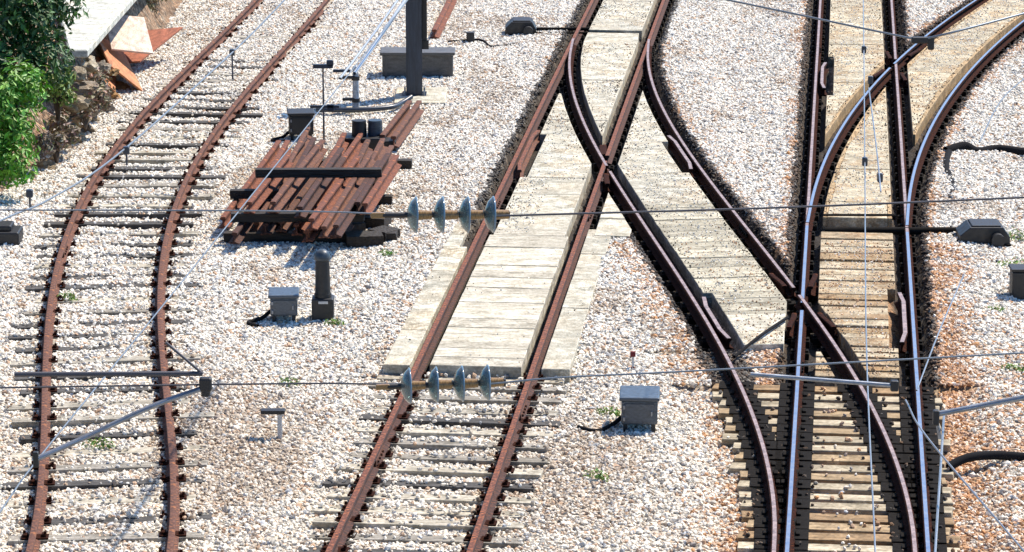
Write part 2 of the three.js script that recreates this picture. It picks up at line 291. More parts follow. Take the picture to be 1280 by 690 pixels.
GUARDS.forEach(([t, s, a, b]) => { // check rails opposite the crossings, ends flared
  const o = (z) => s * (G - .115 - .05 * smooth(.5, 0, Math.min(a - z, z - b)));
  const g = part('guard_rail', sweep(prof, stations(t, o, a, b, .25), TOP[t] - RH), t === 'B' ? M.rust : M.railSide, TR[t]);
  part('running_surface', sweep(topStrip(.027), stations(t, o, a, b, .25), TOP[t] + .0005), t === 'B' ? M.brightRust : M.dullSteel, g);
});
for (const [t1, s1, t2, s2, zf] of FROGS)
  for (const [t, s, sd] of [[t1, s1, 1], [t1, s1, -1], [t2, s2, 1], [t2, s2, -1]]) { const o = (z) => s * G + sd * (.1 + .06 * smooth(.8, 1.5, Math.abs(z - zf))); const a = sd * (t === t1 ? 1 : -1) > 0 ? [zf + 1.5, zf + .75] : [zf - .75, zf - 1.5]; part('wing_rail', sweep(prof, stations(t, o, a[0], a[1], .2), TOP[t] - RH - .004), M.railSide, TR[t]); }
// joint plates
const fishGeo = flat([bx(.028, .075, .6, .026, 0, 0, .006), bx(.028, .075, .6, -.026, 0, 0, .006), ...[-.2, -.07, .07, .2].flatMap(z => [cyl(.02, .02, .03, 0, 0, 0, 6).rotateZ(Math.PI / 2).translate(.05, 0, z), cyl(.02, .02, .03, 0, 0, 0, 6).rotateZ(Math.PI / 2).translate(-.05, 0, z)])]);
for (const [t, s, y] of [['A', -1, 307], ['A', 1, 428], ['B', -1, 566], ['B', 1, 505], ['B', 1, 262], ['B', -1, 252], ['C', -1, 455], ['C', -1, 60], ['X', -1, 458], ['C', 1, 60], ['X', 1, 286], ['C', 1, 590]]) {
  const z = fishZ(y), f = frame(t, z), m = part('joint_plate', fishGeo, t === 'A' || t === 'B' ? M.rust : M.greaseShade, TR[t]);
  m.position.set(f.x + f.nx * s * G, TOP[t] - .082, z + f.nz * s * G); m.rotation.y = f.ang;
}
function fishZ(y) { const v = -(y - 345) / 4183, a = 14 * Math.PI / 180; return -(11.55) * (Math.cos(a) + v * Math.sin(a)) / (Math.sin(a) - v * Math.cos(a)); }

// ---------- sleepers ----------
const SLEEP = []; // footprints that the stones keep clear of
const plateGeo = flat([bx(.3, .022, .17, 0, .011, 0, .006), bx(.05, .035, .11, .1, .035, 0, .01), bx(.05, .035, .11, -.1, .035, 0, .01), cyl(.018, .018, .04, .115, .06, .03, 6), cyl(.018, .018, .04, -.115, .06, -.03, 6)]);
const bedGeo = flat([bx(.44, .02, .33, 0, .01, 0, .006), bx(.05, .035, .14, .1, .03, 0, .012), bx(.05, .035, .14, -.1, .03, 0, .012)]);
const sleeperGeos = [0, 1, 2, 3].map((k) => { const g = new RoundedBoxGeometry(2.5, .14, .24, 3, .012); const p = g.attributes.position; for (let i = 0; i < p.count; i++) p.setXYZ(i, p.getX(i) + noise(p.getZ(i) * 9, p.getY(i) * 9, k) * .03, p.getY(i) + fbm(p.getX(i) * 1.2, p.getZ(i) * 6, k * 3) * .012, p.getZ(i) + fbm(p.getX(i) * 1.5, p.getY(i) * 3, k * 5 + 2) * .02); g.computeVertexNormals(); 
  const u = g.attributes.uv; for (let i = 0; i < p.count; i++) u.setXY(i, p.getX(i) + k * .37, p.getZ(i) + p.getY(i) + k * .61); return g; });
function sleeper(t, z, y, mat, len = 2.5, shift = 0, wid = 1, plates = true, skew = 0) {
  const f = frame(t, z), m = part('sleeper', sleeperGeos[Math.floor(rnd() * 4)], mat, TR[t]);
  m.position.set(f.x + f.nx * shift, y - .07, z + f.nz * shift); m.rotation.set(rr(-.03, .03), f.ang + skew, rr(-.006, .006)); m.scale.set(len / 2.5, 1, wid);
  SLEEP.push({ x: m.position.x, z: m.position.z, a: f.ang + skew, l: len / 2, w: .12 * wid, clear: t === 'C' });
  if (plates) for (const s of [-1, 1]) { const b = part('base_plate', plateGeo, t === 'A' || t === 'B' ? M.railSide : M.greaseShade, m); b.position.set((s * G - shift) * 2.5 / len, .068, 0); b.scale.set(2.5 / len, 1, 1 / wid); }
  return m;
}
for (let z = -31; z > -76; z -= .66 + rr(-.05, .05)) sleeper('A', z, .026 + rr(-.03, .014), M.greySleeper[rnd() < (z < -51.83 ? .6 : .42) ? 3 : Math.floor(rnd() * 3)], 2.2 + rr(-.12, .3), rr(-.1, .1), .86, true, rr(-.02, .02));
for (let z = -31; z > Z.deck0; z -= .5 + rr(-.04, .04)) sleeper('B', z, .02 + rr(-.025, .012), M.greySleeper[rnd() < .38 ? 3 : Math.floor(rnd() * 3)], 2.45 + rr(-.15, .1), rr(-.08, .08), .88, true, rr(-.02, .02));
for (let z = -31; z > Z.timber - .1; z -= .37 + rr(-.02, .02)) { // close-set timbers under the points
  const gap = cx('C', z) - cx('X', z); const len = 2.15 + gap + rr(-.12, .14);
  const m = sleeper('C', z, .012 + rr(-.01, .01), M.timber[Math.floor(rnd() * 5)], len, -gap / 2 - .02, .98, false, rr(-.01, .01));
  const f = frame('C', z);
  for (const [t, s] of [['C', -1], ['C', 1], ['X', -1], ['X', 1]]) { const o = (cx(t, z) - cx('C', z)) * f.nx + s * G + gap / 2 + .02; const b = part('base_plate', bedGeo, M.greaseShade, m); b.position.set(o * 2.5 / len, .068, 0); b.scale.set(2.5 / len, 1, 1 / .98); }
}
// chairs that carry the rails inside the troughs
const chairGeo = flat([bx(.25, .1, .18, 0, .05, 0, .02), bx(.045, .035, .1, .095, .11, 0, .012), bx(.045, .035, .1, -.095, .11, 0, .012)]);
for (const r of RAILS) { if (r.t === 'A') continue;
  for (let z = Math.max(r.z1, -78); z < r.z0; z += .62) { if (!slabZone(r.t, z) || (r.t === 'B' && z > Z.deck1)) continue;
    const f = frame(r.t, z), c = part('rail_chair', chairGeo, M.greaseShade, TR[r.t]); c.position.set(f.x + f.nx * r.s * G, TOP[r.t] - RH - .1, z + f.nz * r.s * G); c.rotation.y = f.ang; } }

// ---------- concrete slabs and crossing boards between the rails ----------
function clip(poly, a, b, c) { // keep a*x + b*z <= c
  const out = []; for (let i = 0; i < poly.length; i++) { const p = poly[i], q = poly[(i + 1) % poly.length], dp = a * p[0] + b * p[1] - c, dq = a * q[0] + b * q[1] - c;
    if (dp <= 0) out.push(p); if ((dp < 0 && dq > 0) || (dp > 0 && dq < 0)) { const t = dp / (dp - dq); out.push([p[0] + (q[0] - p[0]) * t, p[1] + (q[1] - p[1]) * t]); } }
  return out;
}
const area = (p) => { let s = 0; for (let i = 0; i < p.length; i++) { const a = p[i], b = p[(i + 1) % p.length]; s += a[0] * b[1] - a[1] * b[0]; } return s / 2; };
function pieces(poly, zc) {
  let list = [poly];
  for (const r of RAILS) { if (zc > r.z0 + .3 || zc < r.z1 - .3) continue;
    const next = [];
    for (const p of list) { const mz = p.reduce((s, q) => s + q[1], 0) / p.length; const f = frame(r.t, mz), px = f.x + f.nx * r.s * G, pz = mz + f.nz * r.s * G, d = f.nx * px + f.nz * pz;
      const L = clip(p, f.nx, f.nz, d - grooveHalf(r, mz, -1)), R = clip(p, -f.nx, -f.nz, -(d + grooveHalf(r, mz, 1)));
      for (const q of [L, R]) if (q.length > 2 && Math.abs(area(q)) > .012) next.push(q); }
    list = next; }
  return list;
}
function rustEdge(q, w) { // rust-stained strip beside the polished rails
  const out = []; let rest = q; const mz = q.reduce((s, v) => s + v[1], 0) / q.length;
  for (const r of RAILS) { if ((r.t !== 'C' && r.t !== 'D') || mz > r.z0 || mz < r.z1 || rest.length < 3) continue; if (r.t === 'C' && mz < -50.69) continue;
    const f = frame(r.t, mz), d = f.nx * (f.x + f.nx * r.s * G) + f.nz * (mz + f.nz * r.s * G);
    for (const s of [-1, 1]) { const e = grooveHalf(r, mz, s); const lo = d + s * (e + w);
      const strip = s > 0 ? clip(clip(rest, f.nx, f.nz, lo - .004), -f.nx, -f.nz, -d) : clip(clip(rest, -f.nx, -f.nz, -lo - .004), f.nx, f.nz, d);
      if (strip.length > 2 && Math.abs(area(strip)) > .008) { out.push([strip, M.rustyConcrete]); const keepR = s > 0 ? [...clip(rest, -f.nx, -f.nz, -lo)] : [...clip(rest, f.nx, f.nz, lo)]; const other = s > 0 ? clip(rest, f.nx, f.nz, d) : clip(rest, -f.nx, -f.nz, -d); rest = Math.abs(keepR.length > 2 ? area(keepR) : 0) > Math.abs(other.length > 2 ? area(other) : 0) ? keepR : other; } }
  }
  if (rest.length > 2 && Math.abs(area(rest)) > .01) out.push([rest, null]);
  return out;
}
function slabs([parent, piece], t, z0, z1, pitch, jit, gap, lo, hi, top, mats, keep) {
  let z = z0; while (z > z1) {
    const zb = z - pitch * rr(1 - jit, 1 + jit); const a = frame(t, z - gap / 2), b = frame(t, zb + gap / 2);
    const P = (f, o) => [f.x + f.nx * o, f.z + f.nz * o]; 
    const poly = [P(a, lo), P(a, hi), P(b, hi), P(b, lo)];
    const dy = rr(-1, 1) * (gap > .03 ? .018 : .007), mat = mats[Math.floor(rnd() * mats.length)];
    const todo = pieces(poly, (z + zb) / 2).flatMap(q => ((t === 'C' && z < -49.06) || t === 'D') ? rustEdge(q, rr(.05, .1)) : [[q, mat]]);
    for (const [q, own] of todo) {
      const c = q.reduce((s, v) => [s[0] + v[0] / q.length, s[1] + v[1] / q.length], [0, 0]); if (keep && !keep(c[0], c[1])) continue;
      const be = .007; const sh = new THREE.Shape(q.map(v => new THREE.Vector2(v[0] - c[0], -(v[1] - c[1]))));
      const g = new THREE.ExtrudeGeometry(sh, { depth: .2 - be, bevelEnabled: true, bevelThickness: be, bevelSize: be, bevelOffset: -be, bevelSegments: 1, steps: 1 });
      g.rotateX(-Math.PI / 2); const u = g.attributes.uv, sx = rnd() * 5, sy = rnd() * 5; for (let i = 0; i < u.count; i++) u.setXY(i, u.getX(i) + sx, u.getY(i) + sy);
      const m = part(piece, g, own || mat, parent); m.position.set(c[0], top - .2 + dy, c[1]); m.rotation.z = rr(-.003, .003);
    }
    z = zb;
  }
}
function pavement(name, piece) { const g = new THREE.Group(); g.name = numbered(name); g.userData.kind = 'structure'; scene.add(g); return [g, piece]; }
const outB = (x, z) => Math.abs(off('B', x, z)) > .8, outC = (x, z) => Math.abs(off('C', x, z)) > .8;
const deckB = pavement('crossing_deck', 'deck_board');
slabs(deckB, 'B', Z.deck0, Z.deck1,   .46, .35, .007, -G, G, .152, M.deck);
slabs(deckB, 'B', Z.deck0, Z.deck1, 1.6, .1, .014, -1.2, -G, .13, M.concrete);
slabs(deckB, 'B', Z.deck0, Z.deck1, 1.6, .1, .014, G, 1.22, .13, M.concrete, (x, z) => off('X', x, z) < -.8);
const slabB = pavement('track_slab', 'concrete_panel');
slabs(slabB, 'B', Z.deck1 - .02, -65.73, 1.25, .15, .008, -G, G, .15, M.concrete);
slabs(slabB, 'B', -66.85, -78, 1.25, .15, .008, -G, G, .15, M.concrete);
slabs(slabB, 'B', Z.deck1 - .02, -53.33, 1.25, .15, .016, G, 1.5, .148, M.concrete, (x, z) => off('X', x, z) < -.8);
const slabX = pavement('track_slab', 'concrete_panel');
slabs(slabX, 'X', -43.77, -50.97, .4, .4, .02, -G, G, .145, M.greyDeck, (x, z) => outB(x, z) && outC(x, z));
slabs(slabX, 'X', Z.xTimber, -43.77 + .01, .8, .2, .02, -G, G, .15, M.concrete, (x, z) => outC(x, z));
slabs(slabX, 'X', -50.97 - .01, Z.topX, 1.25, .15, .008, -G, G, .15, M.concrete, (x, z) => outB(x, z) && outC(x, z));
const slabC = pavement('track_slab', 'concrete_panel');
slabs(slabC, 'C', Z.timber, -48.65, .36, .3, .06, -G, G, .13, M.tanDeck);
slabs(slabC, 'C', -50.03, -78, 1.25, .15, .008, -G, G, .15, M.warmConcrete);
slabs(slabC, 'D', -50.58, -78, 1.25, .15, .008, -G, G, .15, M.warmConcrete, outC);

// ---------- ballast stones ----------
{
  const protos = []; for (let k = 0; k < 5; k++) { const g = new THREE.IcosahedronGeometry(1, 0); const p = g.attributes.position; const cache = {};
    for (let i = 0; i < p.count; i++) { const key = [p.getX(i), p.getY(i), p.getZ(i)].map(v => v.toFixed(2)).join(); cache[key] ??= rr(.68, 1.28); p.setXYZ(i, p.getX(i) * cache[key], p.getY(i) * cache[key] * .8, p.getZ(i) * cache[key]); } g.computeVertexNormals(); protos.push(g); }
  const mat = std(0xffffff, { roughness: .95 });
  const lists = protos.map(() => []); const N = 660000; const q = new THREE.Quaternion(), e = new THREE.Euler(), m4 = new THREE.Matrix4();
  const cell = new Map(); for (const s of SLEEP) { for (let zz = Math.floor(s.z) - 1; zz <= Math.floor(s.z) + 1; zz++) { if (!cell.has(zz)) cell.set(zz, []); cell.get(zz).push(s); } }
  for (let i = 0; i < N; i++) {
    const z = rr(-32.5, -75); const hw = .155 * -z + 1.3; if (rnd() > hw / 12.95) continue; const x = rr(-hw, hw);
    if (x < edgeX(z) - .15) continue;
    let skip = false, low = 0;
    for (const t of 'BXCD') { if (z > RNG[t][0] || z < RNG[t][1]) continue; const o = Math.abs(off(t, x, z)); if (slabZone(t, z) && o < G + .02) { skip = true; break; } if (t === 'B' && z < Z.deck0 && z > Z.deck1 && o < 1.2) { skip = rnd() < .996; break; } }
    if (skip && railInfo(x, z)[0] > .15) { if (rnd() < (z > Z.deck1 && off('B', x, z) < 1.3 ? .99 : .72 - smooth(0, .4, fbm(x * 1.3, z * .7, 31)) * .3)) continue; low = 1;
      if (z < -48.54 && z > -50.14 && Math.abs(off('C', x, z)) < G) continue;   // open trench under the point rods
      if (z < -65.37 && z > -67.04 && x < cx('C', z) - 2) continue;
      if (z > Z.timber || RAILS.some(r => { if (z > r.z0 || z < r.z1) return false; const o = off(r.t, x, z) - r.s * G; return Math.abs(o) < grooveHalf(r, z, Math.sign(o)) + .02; })) continue;
    } else if (skip) continue;
    if (z < Z.deck1 && z > -52.72 && off('B', x, z) > 0 && off('X', x, z) < 0 && off('B', x, z) < 1.5) continue;
    const onRail = RAILS.some(r => z < r.z0 && z > r.z1 && Math.abs(off(r.t, x, z) - r.s * G) < .085); if (onRail) continue;
    const near = railInfo(x, z); if (near[1] && near[0] < .2 && slabZone(near[1].t, z) && rnd() < .8) continue;
    let y = low ? (z > -48.65 && Math.abs(off('C', x, z)) < G ? .14 : .152) : groundHeight(x, z);
    for (const s of cell.get(Math.floor(z)) || []) { const dx = x - s.x, dz = z - s.z, c = Math.cos(s.a), n = Math.sin(s.a); const u = dx * c - dz * n, v = dx * n + dz * c; if (Math.abs(u) < s.l && Math.abs(v) < s.w) { if (s.clear ? rnd() < .96 : y < .012 ? rnd() < .84 : rnd() < .45) skip = true; else y = Math.max(y, .022); break; } }
    if (skip && !low) continue;
    const [g, r] = stainShade(x, z); const k = rnd(); const b = Math.pow(rnd(), .75) * .44 + .45;
    const P = smooth(-47.04, -36.66, z); let c = k < .56 - P * .08 ? [b, b * (.955 - P * .02), b * (.83 - P * .05)] : k < .8 ? [b * .91, b * (.85 - P * .03), b * (.71 - P * .05)] : k < .88 ? [b * .56, b * .57, b * .56] : k < .965 ? [b * .66, b * .45, b * .29] : [b * .26, b * .25, b * .24];
    const dirt = dirtAt(x, z); if (rnd() < dirt) { const w = rr(.35, .9); c = c.map((v, j) => v * (1 - w) + [.36, .27, .18][j] * (.5 + b * .6) * w); }
    if (rnd() < r * .85) { const w = rr(.45, 1); c = c.map((v, j) => v * (1 - w) + [.44, .22, .085][j] * (b + .35) * w); }
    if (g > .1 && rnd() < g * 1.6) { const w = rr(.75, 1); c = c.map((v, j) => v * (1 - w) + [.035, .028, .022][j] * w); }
    const sz = rr(.016, .031) * (rnd() < .04 ? 1.5 : 1) * (low ? rr(.25, .55) : 1);
    e.set(rr(0, 6.3), rr(0, 6.3), rr(0, 6.3)); q.setFromEuler(e);
    lists[i % protos.length].push([x, y + sz * .25, z, q.clone(), sz, rr(.75, 1.25), c]);
  }
  const grp = new THREE.Group(); grp.name = 'ballast'; grp.userData.kind = 'stuff'; tag(grp, 'pale crushed stone ballast spread between and beside all the tracks', 'ballast'); scene.add(grp);
  const col = new THREE.Color();
  lists.forEach((l, k) => { const im = new THREE.InstancedMesh(protos[k], mat, l.length); im.name = 'ballast_stones'; im.userData.kind = 'stuff';
    l.forEach((s, i) => { m4.compose(new THREE.Vector3(s[0], s[1], s[2]), s[3], new THREE.Vector3(s[4] * s[5], s[4], s[4] / s[5])); im.setMatrixAt(i, m4); im.setColorAt(i, col.setRGB(...s[6])); }); grp.add(im); });
}

// ---------- bank, rocks, path, bushes on the left ----------
{
  const pos = [], uv = [], col = [], idx = []; const NU = 46, zs = []; for (let z = -44; z > -92; z -= .16) zs.push(z);
  const bankTop = (z) => 1.25 * smooth(-46, -53, z) ;
  for (const z of zs) for (let i = 0; i <= NU; i++) { const u = i / NU, d = -.15 + 9 * u * u * (1 + u * 2) * .6; const e = edgeX(z);
    const x = e - d + fbm(z * .8, i * .2, 4) * .12; const H = bankTop(z); let y = -.06 + H * smooth(0, 1.1, d) + (u > .02 ? (fbm(x * 2.3, z * 1.5, 6) * .28 + noise(x * 6, z * 4, 2) * .08) * Math.min(1, d + .2) * (d < 2 ? 1 : .4) : 0);
    pos.push(x, y, z); uv.push(x, z); const n = fbm(x * 3, z * 2, 8), k = smooth(-.1, .25, fbm(x * 1.1, z * .8, 11)); const c = [.36 + n * .5, .26 + n * .38, .18 + n * .28].map((v, j) => v * (1 - k * .6) + [.42, .33, .25][j] * k * .6); col.push(...c.map(v => clamp(v * 1.2, .04, .8))); }
  const w = NU + 1; for (let j = 0; j < zs.length - 1; j++) for (let i = 0; i < NU; i++) { const a = j * w + i; idx.push(a, a + w, a + 1, a + 1, a + w, a + w + 1); }
  const g = new THREE.BufferGeometry(); g.setAttribute('position', new THREE.Float32BufferAttribute(pos, 3)); g.setAttribute('uv', new THREE.Float32BufferAttribute(uv, 2)); g.setAttribute('color', new THREE.Float32BufferAttribute(col, 3)); g.setIndex(idx); g.computeVertexNormals();
  struct('embankment', g, std(0xffffff, { map: groundTex, bumpMap: groundBump, bumpScale: .05, vertexColors: true, roughness: 1 }));
}
{ // pale path on top of the bank
  const a = [-7.694,1.450,-57.530], b = [-7.415,1.450,-57.530], c = [-7.324,1.450,-64.620], d = [-8.944,1.450,-64.620];
  const sh = new THREE.Shape([a, b, [c[0] + 1, 0, -92], [d[0] + .2, 0, -92], d].map(q => new THREE.Vector2(q[0], -q[2])));
  const g = new THREE.ExtrudeGeometry(sh, { depth: .1, bevelEnabled: true, bevelSize: .02, bevelThickness: .02, bevelSegments: 1 }).rotateX(-Math.PI / 2).translate(0, 1.3, 0);
  struct('path', g, std(lin(.8, .84, .88), { map: concreteTex, bumpMap: concreteBump, bumpScale: .006 }));
}
function rockGeo(k, s = 1) { const g = new THREE.IcosahedronGeometry(1, 2); const p = g.attributes.position; for (let i = 0; i < p.count; i++) { const x = p.getX(i), y = p.getY(i), z = p.getZ(i); const n = 1 + fbm(x * 1.6 + k * 7, y * 1.6 + z * 1.4, k) * 1.1; p.setXYZ(i, x * n, y * n * .75, z * n); } return toCreasedNormals(g, .5); }
const rockGeos = [1, 2, 3, 4, 5].map(k => rockGeo(k));
const rockMats = [[.62, .52, .42], [.46, .4, .36], [.7, .63, .55], [.66, .4, .2]].map(c => std(lin(...c), { map: concreteTex, bumpMap: concreteBump, bumpScale: .03, roughness: 1 }));
const rockSpots = [
  [-7.423,0.000,-58.389], [-7.442,0.000,-57.393], [-7.506,0.000,-56.565], [-7.585,0.000,-55.892], [-7.671,0.000,-55.104], [-7.765,0.000,-54.400], [-7.371,0.000,-59.269], [-7.353,0.000,-60.482],
  [-7.301,0.400,-58.414], [-7.374,0.400,-57.386], [-7.462,0.400,-56.532], [-7.547,0.400,-55.702], [-7.311,0.800,-58.128], [-7.388,0.800,-56.929], [-7.408,0.800,-55.776], [-7.288,0.900,-58.674], [-7.415,1.100,-57.897], [-7.560,0.400,-54.763], [-7.313,0.000,-61.424], [-7.665,0.300,-54.329], [-7.477,1.100,-56.827], [-7.829,0.000,-53.714], [-7.216,0.600,-59.823]];
rockSpots.forEach((q, i) => { const m = solo('rock', rockGeos[i % 5], rockMats[[0, 1, 0, 1, 2, 0, 1, 3, 0, 1, 0, 1, 2, 1, 0, 1, 2, 0, 3, 1, 0, 2, 3][i % 23]], 'rough brown-grey rock in the rubble bank below the green bushes', 'rock', 'rocks of the rubble bank');
  const s = rr(.08, .2); m.position.set(q[0], q[1] + s * .05, q[2]); m.scale.set(s * rr(.8, 1.2), s * rr(.8, 1.2), s * rr(.9, 1.5)); m.rotation.set(rr(-.4, .4), rr(0, 6), rr(-.4, .4)); });
// rust-orange scrap beside the bank
function scrap(q, w, d, turn, tilt, mat, label) { const g = new RoundedBoxGeometry(w, .035, d, 2, .008, 1); const m = solo('scrap_sheet', g, mat, label, 'scrap metal'); m.position.set(q[0], q[1], q[2]); m.rotation.set(tilt[0], turn, tilt[1]); return m; }
const orange = std(lin(.62, .25, .1), { map: grimeTex, bumpMap: rustBump, bumpScale: .006 });
const peach = std(lin(.85, .66, .52), { map: grimeTex });
scrap([-7.453,0.400,-62.222], .8, 2.6, .25, [.12, -.75], orange, 'large rust-orange scrap sheet leaning at the end of the rubble bank');
scrap([-7.180,0.350,-63.880], 1.0, 1.6, -.45, [.3, .3], std(lin(.5, .17, .09), { map: grimeTex, bumpMap: rustBump, bumpScale: .006 }), 'red-brown folded scrap sheet beside the ballast edge');
scrap([-7.321,0.750,-63.020], .8, 1.7, .2, [.25, -.2], peach, 'pale peach scrap board lying above the orange sheets');
scrap([-7.556,0.300,-61.277], .5, 1.8, .1, [0, -.8], orange, 'narrow rust-orange sheet lying against the rocks');

const leafMat = (c) => new THREE.MeshPhysicalMaterial({ color: lin(...c), roughness: .6, vertexColors: true, transmission: .25, thickness: 0, side: THREE.DoubleSide });
function crownGeo(blobs, count, size, hueA, hueB) {
  const pos = [], col = [], idx = []; let n = 0; const tot = blobs.reduce((s, b) => s + b[3] ** 2, 0);
  for (const [bx0, by, bz, br] of blobs) { const k = Math.round(count * br * br / tot);
    for (let i = 0; i < k; i++) {
      const d = new THREE.Vector3(rr(-1, 1), rr(-1, 1), rr(-1, 1)).normalize(), rad = br * Math.pow(rnd(), .4) * (1 + fbm(d.x * 2 + bx0, d.y * 2 + by, d.z * 2) * .7);
      const c = new THREE.Vector3(bx0, by, bz).addScaledVector(d, rad);
      const nrm = d.clone().add(new THREE.Vector3(rr(-.8, .8), rr(-.2, 1.2), rr(-.8, .8))).normalize(); const t = new THREE.Vector3(rr(-1, 1), rr(-1, .3), rr(-1, 1)).cross(nrm).normalize(), s = nrm.clone().cross(t);
      const L = size * rr(.6, 1.3), W = L * .42; const P = [c.clone().addScaledVector(t, -L / 2), c.clone().addScaledVector(s, W / 2).addScaledVector(nrm, .012), c.clone().addScaledVector(t, L / 2), c.clone().addScaledVector(s, -W / 2).addScaledVector(nrm, .012)];
      const w = rnd(), h = hueA.map((v, j) => (v * (1 - w) + hueB[j] * w) * rr(.75, 1.25));
      for (const p of P) { pos.push(p.x, p.y, p.z); col.push(...h); } idx.push(n, n + 1, n + 2, n, n + 2, n + 3); n += 4;
    } }
  const g = new THREE.BufferGeometry(); g.setAttribute('position', new THREE.Float32BufferAttribute(pos, 3)); g.setAttribute('color', new THREE.Float32BufferAttribute(col, 3)); g.setIndex(idx); return mergeGeometries([g.toNonIndexed()]);
}
const bark = std(lin(.12, .09, .065), { map: boardTex });
function bush(q, label, blobs, count, size, ha, hb) {
  const b = thing('bush', label, 'bush', q, 0, 'bushes on the rubble bank'); const g = crownGeo(blobs, count, size, ha, hb); g.computeVertexNormals();
  part('crown', g, leafMat([1, 1, 1]), b);
  part('trunk', flat(blobs.slice(0, 5).map(([x, y, z]) => tube([[0, -.3, 0], [x * .3, y * .4, z * .3], [x, y, z]], .03, 8, 6))), bark, b);
  return b;
}
bush([-8.664,0.900,-53.897], 'tall dark green bush filling the top left corner', [[-.1, 1.0, 0, .95], [.55, .75, .3, .6], [.75, 1.6, -.2, .72], [.2, 2.2, -.4, 1.0], [.8, 2.5, -.8, .8], [-1, 1.5, 0, 1], [1.05, 1.0, 0, .5], [-.8, .4, .5, .7], [1.15, 1.9, -.6, .5]], 13000, .14, [.012, .055, .006], [.04, .14, .012]);
bush([-8.233,0.250,-52.087], 'bright green sunlit bush at the foot of the bank on the left edge', [[-.2, .45, 0, .52], [.25, .8, -.2, .5], [.35, .35, .2, .36], [0, 1.2, -.3, .55], [.42, 1.45, -.6, .42], [-.8, .8, 0, .6]], 5200, .13, [.06, .2, .008], [.17, .4, .02]);
bush([-7.513,1.100,-54.378], 'small yellow-green shrub on top of the rubble bank', [[0, .25, 0, .26], [.12, .42, -.1, .2], [-.2, .3, .1, .24], [.2, .12, .1, .16]], 900, .1, [.12, .22, .03], [.25, .3, .06]);
bush([-7.323,0.550,-56.341], 'dry brown scrub on the bank between the rocks', [[0, .1, 0, .22], [.2, .16, -.5, .25], [-.2, .2, .4, .24], [.1, .3, -1.1, .26], [-.3, .0, 1, .22]], 1300, .11, [.16, .11, .05], [.3, .22, .13]);
bush([-7.577,0.350,-54.479], 'dry grey-brown scrub at the foot of the bright green bush', [[0, .1, 0, .2], [.15, .1, -.6, .22], [-.15, .15, .5, .2]], 700, .1, [.14, .11, .06], [.26, .21, .13]);
bush([-7.573,0.150,-68.400], 'dry brown and green scrub at the top beside the ballast', [[0, .3, 0, .3], [-.25, .45, -.4, .3], [.2, .5, -.6, .28]], 1000, .1, [.14, .12, .04], [.22, .16, .07]);

